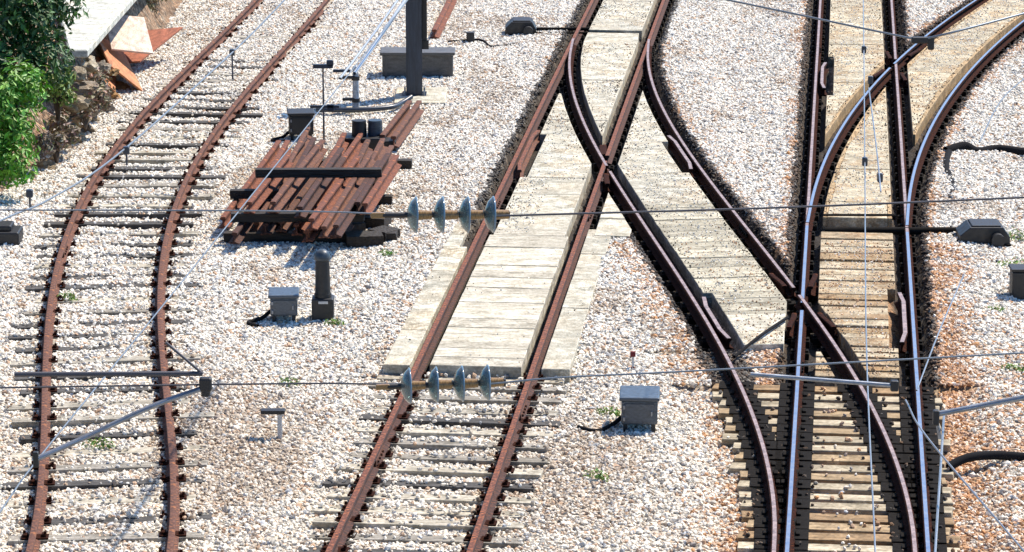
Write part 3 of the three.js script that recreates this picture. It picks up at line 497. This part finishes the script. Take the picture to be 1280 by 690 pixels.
// ---------- stack of rusty rails ----------
const pileTurn = -.1; // stacked nearly parallel to the tracks
function railLength(len, k) { const st = []; for (let i = 0; i <= 4; i++) st.push({ x: 0, z: len / 2 - len * i / 4, nx: 1, nz: 0 }); return sweep(prof, st, 0); }
const LENS = [5.6, 6, 6.4, 6.9], lenGeos = LENS.map(railLength);
const pile0 = [-4.348,0.000,-48.862], pile1 = [-2.872,0.000,-48.251], pile2 = [-3.857,0.000,-55.627], pile3 = [-1.915,0.000,-55.234];
const ord = (k) => k ? ['second', 'third', 'fourth', 'fifth', 'sixth', 'seventh', 'eighth', 'ninth', 'tenth', 'eleventh', 'twelfth', 'thirteenth', 'fourteenth', 'fifteenth'][k - 1] + ' from the left' : 'leftmost of all';
{
  const dunY = .16; let i = 0;
  const timbers = [[[-3.036,0.080,-49.046], 2.6, 'dark timber bearer under the near end of the rail stack'], [[-3.095,0.080,-51.566], 2.4, 'dark timber bearer under the middle of the rail stack'], [[-2.852,0.080,-54.281], 2.4, 'dark timber bearer under the far end of the rail stack']];
  for (const [q, l, lab] of timbers) { const m = solo('timber_bearer', sleeperGeos[i++ % 4], M.tarTimber, lab, 'timber'); m.position.set(q[0], .08, q[2]); m.scale.set(l / 2.5, 1.1, .8); }
  const n = 13; for (let k = 0; k < n; k++) { const f = k / (n - 1); const ax = pile0[0] + (pile1[0] + .35 - pile0[0]) * f, az = pile0[2] + (pile1[2] - pile0[2]) * f, bx0 = pile2[0] + (pile3[0] - .1 - pile2[0]) * f, bz = pile2[2] + (pile3[2] - pile2[2]) * f;
    const g = lenGeos[Math.floor(rnd() * 4)]; const m = solo('rusty_rail', g, [M.rust, M.brightRust, M.darkRust, M.oldRust, M.brightRust][Math.floor(rnd() * 5)], 'rusty rail in the bottom layer of the stack, ' + ord(k), 'rail', 'bottom layer of the rail stack');
    m.position.set((ax + bx0) / 2 + rr(-.03, .03), dunY, (az + bz) / 2 + rr(-.45, .45)); m.rotation.set(rr(-.012, .012), -Math.atan2(bx0 - ax, az - bz) + rr(-.022, .022), rr(-.1, .1)); m.scale.set(1.2, 1.15, 1); }
  for (const [q, l, lab] of [[[-2.999,0.700,-50.674], 1.95, 'long black timber lying across the far half of the rail stack'], [[-3.985,0.400,-50.540], .75, 'short black timber on the left side of the rail stack'], [[-3.218,0.400,-48.945], 2.0, 'black timber lying across the near half of the rail stack']]) { const m = solo('cross_timber', sleeperGeos[i++ % 4], M.tarTimber, lab, 'timber'); m.position.set(q[0], q[1] > .6 ? .715 : .41, q[2]); m.scale.set(l / 2.5, .95, .6); m.rotation.y = rr(-.03, .03); }
  const up = [[[-3.304,0.470,-48.430], [-2.615,0.470,-53.015]], [[-3.016,0.470,-47.602], [-2.369,0.470,-52.398]], [[-2.818,0.470,-47.400], [-2.179,0.470,-52.459]], [[-2.396,0.470,-48.855], [-1.897,0.470,-52.459]], [[-2.248,0.470,-48.748], [-1.791,0.470,-52.337]], [[-3.527,0.470,-48.748], [-3.193,0.470,-53.392]], [[-2.620,0.470,-47.400], [-2.054,0.470,-51.853]], [[-3.930,0.470,-48.855], [-3.589,0.470,-52.459]]];
  const upRank = [2, 3, 4, 6, 7, 1, 5, 0];
  up.forEach(([a, b], k) => { const L = Math.hypot(a[0] - b[0], a[2] - b[2]); const m = solo('rusty_rail', lenGeos[k % 4], k % 3 === 1 ? M.brightRust : k % 3 ? M.rust : M.darkRust, 'rusty rail on top of the stack over the dark timbers, ' + ord(upRank[k]), 'rail', 'top layer of the rail stack'); m.position.set((a[0] + b[0]) / 2,   .478 + (k === 4 ? .002 : 0), (a[2] + b[2]) / 2); m.scale.z = L / LENS[k % 4]; m.rotation.set(rr(-.02, .02), -Math.atan2(pile3[0] - pile1[0] - .3, pile1[2] - pile3[2]) + rr(-.012, .012), rr(-.04, .04)); m.scale.x = 1.2; m.scale.y = 1.15; });
  for (const [a, b, lab] of [[[-2.200,0.000,-55.627], [-1.829,0.000,-58.679], 'rusty rail length behind the stack, left one of the pair'], [[-2.005,0.000,-55.495], [-1.657,0.000,-58.679], 'rusty rail length behind the stack, right one of the pair']]) { const L = Math.hypot(a[0] - b[0], a[2] - b[2]); const m = solo('rusty_rail', lenGeos[0], M.rust, lab, 'rail'); m.position.set((a[0] + b[0]) / 2, .1, (a[2] + b[2]) / 2); m.scale.set(1.3, 1.3, L / LENS[0]); m.rotation.y = -Math.atan2(b[0] - a[0], a[2] - b[2]); }
  // scrap pieces at the near right foot of the stack
  [[[-2.619,0.000,-49.595], .7, .5, 'black scrap timber at the near right foot of the rail stack'], [[-2.188,0.000,-50.076], .6, -.3, 'dark scrap block right of the rail stack'], [[-2.222,0.000,-48.862], .55, .15, 'dark scrap timber nearest the camera beside the rail stack'], [[-1.933,0.000,-49.174], .35, .9, 'small dark scrap block on the ballast right of the rail stack']].forEach(([q, l, a, lab], k) => { const m = solo('scrap_timber', sleeperGeos[k], M.tarTimber, lab, 'timber'); m.position.set(q[0], q[1] + .09, q[2]); m.scale.set(l / 2.5, 1.2, 1.5); m.rotation.y = a; });
}
{ const a = [-1.564,0.000,-66.585], b = [-1.178,0.000,-72.867], L = Math.hypot(a[0] - b[0], a[2] - b[2]); const m = solo('rusty_rail', lenGeos[1], M.brightRust, 'single rusty rail on the ballast right of the dark mast', 'rail'); m.position.set((a[0] + b[0]) / 2, .03, (a[2] + b[2]) / 2); m.scale.set(1.4, 1.2, L / LENS[1]); m.rotation.y = -Math.atan2(b[0] - a[0], a[2] - b[2]); }

// ---------- mast and its fittings ----------
{
  const q = [-1.796,0.000,-60.560]; const t = thing('mast', 'dark blue-black steel column rising out of the top of the picture', 'mast', q);
  const W = .29, D = .3; part('column', flat([bx(W, 4.2, .022, 0, 2.1, D / 2), bx(W, 4.2, .022, 0, 2.1, -D / 2), bx(.02, 4.2, D - .03, 0, 2.1, 0)]), M.navy, t);
  part('base_plate', bx(.46, .03, .46, 0, .045, 0, .006), M.navy, t);
  for (const [x, z] of [[-.18, .18], [.18, .18], [-.18, -.18], [.18, -.18]]) part('bolt', cyl(.02, .02, .09, x, .1, z, 6), M.galv, t);
  part('cable_duct', flat([bx(.09, 3.1, .09, W / 2 + .05, 2.45, .02), bx(.13, .16, .12, W / 2 + .06, .98, .02)]), M.blackPaint, t);
  const f = solo('mast_foundation', new RoundedBoxGeometry(.95, .24, 1.5, 2, .03).translate(0, -.06, 0), M.concrete[0], 'pale concrete foundation under the dark steel column', 'foundation'); f.position.set(q[0] + .12, 0, q[2] + .1);
  solo('conduit', tube([[-1.827,0.180,-59.628], [-1.980,0.120,-59.406], [-2.184,0.100,-59.058], [-2.721,0.100,-58.836], [-3.508,0.100,-58.836]], .045, 40, 8), M.navy, 'dark blue conduit running along the ground from the foot of the column', 'conduit');
  const b = thing('cable_chest', 'long grey chest with overhanging lid standing behind the steel column', 'chest', [-1.790,0.000,-62.476]); part('body', bx(1.34, .44, .5, 0, .21, -.25, .02), M.chestGrey, b); part('lid', bx(1.42, .06, .62, 0, .46, -.25, .015), M.chestGrey, b);
  for (const x of [-.6, 0, .6]) part('rib', bx(.035, .42, .02, x, .21, .006), M.chestGrey, b);
}
{ // pale post with clamps and thin pole
  const t = thing('equipment_post', 'pale grey post with black clamps beside the conduit', 'post', [-2.806,0.000,-59.120]);
  part('post', cyl(.05, .07, .8, 0, .4, 0), M.paleMetal, t); part('cap', new THREE.SphereGeometry(.055, 12, 8).translate(0, .8, 0), M.paleMetal, t); part('foot', bx(.36, .1, .3, 0, .03, 0, .02), M.concrete[0], t);
  for (const y of [.22, .62]) part('clamp', flat([cyl(.075, .075, .07, 0, y, 0), bx(.24, .05, .06, -.12, y + .02, .03, .01)]), M.blackPaint, t);
  const s = thing('marker_pole', 'thin dark pole with two short crossbars left of the pale post', 'pole', [-3.220,0.000,-56.159]);
  part('pole', cyl(.014, .018, 1.42, 0, .71, 0, 8), M.darkWire, s); part('crossbar', flat([bx(.5, .05, .05, .02, .68, 0, .01), bx(.12, .12, .05, .12, .66, 0, .01)]), M.navy, s); part('crossbar', flat([bx(.34, .07, .07, .0, 1.38, 0, .01), bx(.12, .12, .07, .12, 1.43, 0, .02), bx(.3, .05, .05, .32, 1.3, 0, .01)]), M.navy, s); part('foot', bx(.12, .04, .12, 0, .02, 0, .01), M.blackPaint, s);
}
{ const t = thing('equipment_chest', 'low black equipment chest with two round drums behind the rail stack', 'chest', [-2.499,0.000,-55.627]); part('body', bx(.7, .26, .5, 0, .12, -.2, .03), M.blackPaint, t); part('drum', cyl(.12, .13, .3, -.1, .36, -.2, 16), M.blackPaint, t); part('drum', cyl(.12, .13, .3, .17, .36, -.22, 16), M.slate, t); part('side_block', bx(.22, .2, .34, .42, .1, -.12, .02), M.blackPaint, t); }

// ---------- trackside cabinets ----------
function cabinet(q, w, h, d, turn, mats, label, cableEnd) {
  const t = thing('trackside_cabinet', label, 'cabinet', q, turn);
  for (const [x, z] of [[-w / 2 + .05, .04 - d], [w / 2 - .05, .04 - d], [-w / 2 + .05, -.05], [w / 2 - .05, -.05]]) part('leg', bx(.05, .14, .05, x, .05, z, .008), M.blackPaint, t);
  part('body', bx(w, h, d, 0, .1 + h / 2, -d / 2, .02), mats[0], t);
  part('lid', bx(w + .05, .05, d + .07, 0, .125 + h, -d / 2, .018), mats[1], t);
  part('door', bx(w * .82, h * .78, .014, 0, .1 + h / 2, .006, .005), mats[0], t);
  for (const k of [.25, .75]) part('hinge', bx(.025, .05, .03, -w * .42, .1 + h * k, .014, .004), M.galv, t); part('latch', bx(.02, .06, .025, w * .34, .1 + h * .5, .022, .004), M.galv, t);
  if (cableEnd) part('cable', tube([[-w / 2, .12, -d / 2], [-w / 2 - .12, .05, -d / 2 + .1], [-w / 2 - .3, .03, .05], cableEnd], .028, 24, 7), M.cable, t);
  return t;
}
cabinet([-3.119,0.000,-44.257], .37, .25, .42, .05, [M.cabinetGrey, M.cabinetGrey], 'slate blue cabinet with overhanging lid beside the black marker post', [-.35, .03, .25]);
cabinet([1.547,0.000,-39.041], .44, .3, .5, -.05, [M.cabinetGrey, M.cabinetGrey], 'slate cabinet with sunlit lid and cable on the ballast between the two rusty tracks', [-.75, .03, -.1]);
cabinet([-3.629,0.000,-56.565], .42, .34, .4, .1, [M.blackPaint, M.blackPaint], 'small black cabinet on the ballast behind the rail stack', [-.2, .03, .2]);
{ const t = thing('bollard', 'black marker post with rounded grey cap in front of the rail stack', 'post', [-2.594,0.000,-44.472]);
  part('base', bx(.3, .33, .28, 0, .155, 0, .025), M.blackPaint, t); part('column', cyl(.095, .11, .56, 0, .58, 0, 18), M.blackPaint, t); part('cap', new THREE.LatheGeometry([[0, .13], [.05, .122], [.09, .09], [.108, .04], [.11, 0], [.1, -.02], [0, -.02]].map(a => new THREE.Vector2(...a)), 20).translate(0, .86, 0), M.slate, t); part('label_plate', bx(.13, .035, .008, .01, .27, .144, .002), M.white, t); part('collar', cyl(.118, .118, .04, 0, .35, 0, 18), M.blackPaint, t); }
{ const t = thing('track_sign', 'small black plate on a thin white stake in the ballast', 'sign', [-2.804,0.000,-38.772]); part('stake', bx(.055, .34, .04, 0, .15, 0, .006), M.white, t); part('plate', bx(.29, .05, .12, -.08, .35, 0, .008), M.blackPaint, t); }
{ const t = thing('marker_peg', 'thin peg with dark red head in the ballast between the tracks', 'peg', [1.568,0.000,-41.860]); part('stake', bx(.03, .2, .03, 0, .09, 0, .004), M.white, t); part('head', bx(.07, .07, .05, 0, .22, 0, .01), std(lin(.12, .012, .015)), t); part('band', bx(.045, .04, .04, 0, .03, 0, .006), std(lin(.12, .012, .015)), t); }
{ const m = solo('marker_block', new RoundedBoxGeometry(.16, .26, .14, 2, .02), M.blackPaint, 'small upright black block on the ballast right of the column', 'block'); const q = [-0.834,0.000,-66.215]; m.position.set(q[0], .1, q[2]); }

// ---------- point machines ----------
function pointMachine(q, w, label, turn = 0) {
  const t = thing('point_machine', label, 'point machine', q, turn); const sh = new THREE.Shape([[-w / 2, 0], [w / 2, 0], [w / 2, .1], [w * .36, .24], [-w * .3, .24], [-w / 2, .12]].map(a => new THREE.Vector2(...a)));
  part('housing', new THREE.ExtrudeGeometry(sh, { depth: .5, bevelEnabled: true, bevelSize: .015, bevelThickness: .015, bevelSegments: 2 }).translate(0, .06, -.25), M.blackPaint, t);
  part('base_frame', bx(w * 1.08, .07, .62, 0, .03, 0, .01), M.greaseShade, t); part('lid', bx(w * .6, .03, .46, .02, .325, 0, .01), M.blackPaint, t); part('motor_cover', cyl(.1, .1, .2, 0, 0, 0, 14).rotateX(Math.PI / 2).translate(w * .25, .14, .3), M.blackPaint, t);
  return t;
}
{ const t = pointMachine([0.179,0.000,-67.147], .6, 'black point machine left of the far switch at the top'); const q = t.position; const end = [2.575,0.100,-66.480]; part('drive_rod', flat([bar([.25, .12, -.05], [end[0] - q.x, .12, -.05], .035), bar([.25, .1, .3], [end[0] - q.x - .3, .1, .3], .02)]), M.greaseShade, t); }
{ const t = pointMachine([7.069,0.000,-48.914], .72, 'black point machine right of the shiny track'); const q = t.position; const a = [4.726,0.000,-49.595], c = [4.789,0.000,-50.293];
  part('drive_rod', bar([-.3, .12, -.35], [a[0] - q.x, .12, -.35], .06), M.greaseShade, t); part('stretcher_bar', bar([[5.894,0.000,-50.239][0] - q.x, .13, -1.25], [c[0] - q.x, .13, -1.25], .05), M.greaseShade, t); }
const cableT = (pts, r, label, name = 'cable') => solo(name, tube(pts, r, 60, 7), M.cable, label, 'cable');
cableT([[6.655,0.050,-49.068], [6.798,0.040,-51.061], [7.085,0.060,-52.532], [7.168,0.070,-54.012], [7.351,0.100,-55.151]], .06, 'black cable winding away behind the point machine on the right');
cableT([[7.306,0.100,-55.217], [7.641,0.140,-55.421], [7.870,0.050,-55.389], [8.269,0.060,-55.539], [8.877,0.060,-55.080]], .085, 'thick black cable lying across the ballast towards the right edge');
cableT([[5.113,0.060,-37.472], [5.357,0.120,-37.627], [5.709,0.100,-37.788], [6.235,0.050,-37.822]], .055, 'thick black hose on the brown ballast at the lower right edge');
cableT([[7.131,0.040,-47.491], [6.914,0.050,-48.045], [6.751,0.060,-48.612], [6.600,0.080,-48.837]], .03, 'thin black cable trailing in front of the right point machine');
cableT([[-1.282,0.040,-66.173], [-0.642,0.050,-66.301], [-0.414,0.030,-65.681], [0.000,0.030,-65.863]], .025, 'thin dark cable beside the small upright block');
cableT([[2.905,0.100,-42.162], [3.287,0.200,-42.837], [3.727,0.190,-43.835]], .022, 'dark rod slanting across the crossover between its rails', 'cross_bond');
{ const t = thing('junction_box', 'black junction box at the right edge beyond the brown ballast', 'box', [7.168,0.000,-45.668]); part('body', bx(.3, .42, .3, 0, .2, 0, .03), M.blackPaint, t); part('lid', bx(.34, .04, .34, 0, .43, 0, .01), M.blackPaint, t); }
{ const t = thing('clamp_block', 'black clamp block at the left edge below the bushes', 'block', [-7.638,0.000,-49.018]); part('body', bx(.5, .22, .5, 0, .1, 0, .03), M.blackPaint, t); part('cover', bx(.36, .1, .36, -.05, .25, 0, .03), M.blackPaint, t); }

// ---------- overhead line: span wires, insulators, steady arms ----------
const ZS = -20.4;
const wireT = (name, pts, r, mat, label, tens = .5) => solo(name, tube(pts, r * .75, 80, 6, tens), mat, label, 'wire');
wireT('span_wire', [[-7.702,7.042,-20.400], [-2.001,7.036,-20.400], [-0.675,7.011,-20.400]], .007, M.wire, 'upper span wire left of the upper insulator string');
wireT('span_wire', [[-0.140,7.000,-20.400], [1.600,7.052,-20.400], [3.298,7.124,-20.400], [7.776,7.333,-20.400]], .009, M.darkWire, 'upper span wire crossing to the right of the upper insulator string');
wireT('span_wire', [[-7.812,5.803,-20.400], [-2.078,5.903,-20.400], [-0.709,5.909,-20.400]], .008, M.darkWire, 'lower span wire left of the lower insulator string');
wireT('span_wire', [[-0.142,5.909,-20.400], [0.304,5.951,-20.400], [1.114,5.993,-20.400], [3.336,6.119,-20.400], [7.862,6.380,-20.400]], .008, M.wire, 'lower span wire crossing to the right of the lower insulator string');
const discGeo = new THREE.LatheGeometry([[.024, -.035], [.05, -.03], [.1, -.008], [.128, .022], [.131, .03], [.126, .033], [.1, .012], [.05, .0], [.024, .004]].map(a => new THREE.Vector2(...a)), 28).rotateZ(-Math.PI / 2);
const rimGeo = new THREE.TorusGeometry(.128, .0075, 8, 36).rotateY(Math.PI / 2).translate(.03, 0, 0);
function insulator(ax, bx0, label, spots) {
  const a = V(ax), b = V(bx0), c = a.clone().add(b).multiplyScalar(.5); const t = thing('insulator', label, 'insulator', [c.x, c.y, c.z], 0, 'insulator strings'); const L = b.x - a.x; t.rotation.z = Math.atan2(b.y - a.y, L); t.rotation.y = .12;
  part('core', cyl(.018, .018, L, 0, 0, 0, 10).rotateZ(Math.PI / 2), M.blackPaint, t);
  spots.forEach((f, i) => { const x = -L / 2 + L * f; const d = part('disc', discGeo, M.glass, t); d.position.x = x; d.scale.setScalar(.86); part('rim', rimGeo, M.glaze, d); const g = part('cap', cyl(.034, .028, .1, 0, 0, 0, 12).rotateZ(Math.PI / 2), M.amber, t); g.position.x = x + .075; });
  part('end_fitting', bx(.09, .035, .03, -L / 2 - .03, 0, 0, .008), M.amber, t); part('end_fitting', bx(.08, .05, .04, L / 2, 0, 0, .01), M.blackPaint, t);
}
insulator([-0.810,7.016,-20.400], [-0.050,7.000,-20.400], 'upper glass insulator string hanging in front of the rail stack', [.24, .46, .67, .88]);
insulator([-0.790,5.903,-20.400], [-0.076,5.909,-20.400], 'lower glass insulator string over the near end of the crossing deck', [.16, .4, .63, .86]);
{ // steady arm at the left
  const hub = [-1.941,5.888,-20.400], end = [-2.973,5.534,-20.000], t0 = [-3.149,5.972,-20.400], t1 = [-1.959,5.977,-20.400], br = [-2.187,6.182,-20.400];
  const t = thing('steady_arm', 'grey steady arm reaching over the curved track at the left, with dark bracket', 'steady arm', hub); const rel = (q) => [q[0] - hub[0], q[1] - hub[1], q[2] - hub[2]];
  part('arm', tube([rel(hub), rel([-2.273,5.790,-20.300]), rel([-2.663,5.640,-20.150]), rel(end)], .018, 40, 10), M.galv, t);
  part('registration_tube', bar(rel(t0), rel(t1), .016, 10), M.darkWire, t); part('brace', bar(rel(br), rel(t1), .009), M.darkWire, t); part('hub_clamp', flat([bx(.08, .09, .06, 0, .02, 0, .015), cyl(.03, .03, .09, 0, -.01, 0)]), M.blackPaint, t);
  part('wire_clip', flat([bx(.035, .1, .04, ...rel(end), .008)]), M.blackPaint, t);
}
{ const a = [2.692,5.708,-20.400], b = [3.950,5.961,-20.400]; const t = thing('steady_arm', 'grey steady arm entering from the right edge above the brown ballast', 'steady arm', a); part('arm', bar([0, 0, 0], [b[0] - a[0], b[1] - a[1], 0], .018, 10), M.galv, t); part('wire_clip', bx(.04, .1, .05, 0, -.02, 0, .01), M.blackPaint, t); part('hook', bar([0, 0, 0], [.03, -.16, 0], .012), M.galv, t); }
{ const a = [1.509,5.972,-20.400], b = [2.422,5.898,-20.400]; const t = thing('registration_tube', 'thin grey tube hanging level over the crossover and shiny track', 'tube', a); part('tube', bar([0, 0, 0], [b[0] - a[0], b[1] - a[1], 0], .014, 10), M.galv, t); part('clip', bx(.05, .07, .05, b[0] - a[0], b[1] - a[1], 0, .01), M.blackPaint, t); }
// contact wires along the tracks
const ext = (a, b, k) => [a[0] + (b[0] - a[0]) * k, a[1] + (b[1] - a[1]) * k, a[2] + (b[2] - a[2]) * k];
{ const a = [-3.054,5.350,-20.546], b = [-2.620,5.400,-24.396], c = [-1.914,5.400,-31.440], d = [-1.280,5.400,-37.857]; wireT('contact_wire', [[-3.294,5.400,-17.116], [-3.126,5.360,-19.473], a, b, c, d, ext(c, d, 2)], .008, M.wire, 'contact wire running over the steady arm and past the rail stack'); }
wireT('contact_wire', [[-4.288,6.400,-20.687], [-3.623,6.350,-23.072], [-3.405,6.300,-23.964], [-3.068,6.300,-25.644], [-2.550,6.300,-30.060], [-2.293,6.300,-32.737], [-1.950,6.300,-36.862]], .011, M.wire, 'overhead wire with droppers above the far half of the curved track');
for (const [a, b, lab] of [[[-2.556,6.300,-30.142], [-2.450,6.300,-28.835], 'short dropper hanging from the overhead wire near the top left'], [[-3.035,6.300,-25.796], [-2.961,6.300,-25.137], 'short dropper hanging from the overhead wire above the curved track'], [[-3.565,6.320,-24.144], [-3.483,6.320,-23.560], 'dropper clip on the overhead wire at the left edge']]) { const y = (a[2] - b[2]) * .2; const t = thing('dropper', lab, 'dropper', a); part('hanger', bar([0, 0, 0], [0, y, 0], .008), M.darkWire, t); part('clip', bx(.05, .06, .05, 0, -.01, 0, .01), M.navy, t); }
wireT('feeder_cable', [[-1.810,5.200,-34.663], [-1.583,5.300,-36.321], [-1.310,5.400,-38.766], [-0.827,5.600,-43.060]], .018, M.paleMetal, 'pale cable hanging left of the dark column, lower one');
wireT('feeder_cable', [[-1.671,5.200,-34.939], [-1.468,5.300,-36.525], [-1.205,5.400,-39.000], [-0.683,5.600,-43.806]], .028, M.paleMetal, 'pale thick cable hanging left of the dark column');
wireT('messenger_wire', [[1.092,6.600,-32.351], [2.002,6.500,-31.901], [3.470,6.400,-30.503], [3.725,6.400,-30.163]], .013, M.wire, 'dark wire descending from the top edge to the branch crossing');
wireT('messenger_wire', [[3.725,6.400,-30.163], [4.078,6.500,-30.097], [4.799,6.600,-30.556], [5.743,6.700,-31.330]], .014, M.wire, 'dark wire rising from the branch crossing to the right edge');
{ const t = thing('wire_clamp', 'black wire clamp above the branch crossing near the top', 'clamp', [3.725,6.400,-30.163]); part('body', flat([bx(.16, .06, .07, 0, 0, 0, .015), bx(.06, .12, .06, .1, -.03, 0, .015)]), M.blackPaint, t); }
wireT('contact_wire', [[4.657,5.400,-44.472], [4.084,5.400,-38.535], [3.189,5.400,-29.602], [2.550,5.400,-23.245], [2.124,5.400,-18.597], [1.917,5.400,-16.396]], .008, M.galv, 'pale contact wire hanging straight along the middle of the shiny track');
wireT('contact_wire', [[3.414,5.700,-31.499], [3.229,5.600,-29.002], [3.141,5.500,-27.824]], .009, M.galv, 'short pale wire length beside the straight contact wire');
for (const [q, lab] of [[[3.759,5.400,-35.263], 'small dark clip on the pale contact wire, highest one'], [[3.530,5.600,-32.445], 'small dark clip beside the branch rail crossing'], [[3.182,5.400,-29.533], 'small dark clip on the pale contact wire, middle one'], [[3.221,5.450,-28.627], 'small dark clip on the short pale wire']]) { const m = solo('wire_clip', new RoundedBoxGeometry(.05, .08, .05, 2, .012), M.navy, lab, 'clip'); m.position.set(...q); }
wireT('pull_wire', [[3.233,5.900,-23.263], [2.881,5.900,-21.771], [2.550,5.900,-20.283]], .007, M.galv, 'thin pale wire slanting down to the shiny track on the right');
wireT('pull_wire', [[2.497,5.800,-20.411], [2.538,5.800,-19.568], [2.816,5.800,-17.348], [3.025,5.800,-15.685]], .008, M.galv, 'thin pale wire slanting across the brown ballast to the bottom right corner');
wireT('contact_wire', [[2.787,5.600,-20.732], [2.637,5.600,-19.687], [2.396,5.600,-18.006], [2.112,5.600,-15.988]], .012, M.galv, 'grey contact wire below the right steady arm beside the shiny rail');
wireT('pull_wire', [[5.186,5.600,-32.876], [4.675,5.600,-31.413], [4.191,5.600,-29.420]], .008, M.wire, 'thin wire slanting down at the right edge near the branch track');

// ---------- weeds ----------
const weedSpots = [[[-2.810,0.000,-41.139], 'small weed left of the lower insulator'], [[6.671,0.000,-44.777], 'small weed on the brown ballast at the right'], [[7.612,0.000,-49.174], 'leafy weed at the right edge beside the point machine'], [[7.356,0.000,-47.263], 'leafy weed by the junction box on the right'], [[-2.399,0.000,-44.087], 'small weed at the foot of the black marker post'], [[1.208,0.000,-39.764], 'small weed left of the slate cabinet with the cable'], [[0.985,0.000,-37.134], 'small weed on the ballast in front of the cabinet'], [[-4.937,0.000,-38.407], 'low weed patch between the rails of the curved track'], [[-6.237,0.000,-45.532], 'small weed beside the left rail of the curved track'], [[6.512,0.000,-41.783], 'low weed on the ballast near the lower right edge'], [[-1.832,0.000,-48.050], 'small weed on the ballast right of the rail stack']];
weedSpots.forEach(([q, lab], i) => { const b = thing('weed', lab, 'weed', q, 0, 'weeds in the ballast'); const big = /leafy/.test(lab) ? 1.8 : /patch/.test(lab) ? 1.3 : 1; const g = crownGeo([[0, .05, 0, .09 * big], [.08 * big, .04, .05, .07 * big], [-.1 * big, .03, -.05, .07 * big]], 90 * big, .06, [.12, .24, .04], [.22, .32, .06]); g.computeVertexNormals(); part('leaves', g, leafMat([1, 1, 1]), b); });

scene.traverse((o) => { if (o.isMesh && o !== sky) { o.castShadow = true; o.receiveShadow = true; } });
renderer.render(scene, camera);
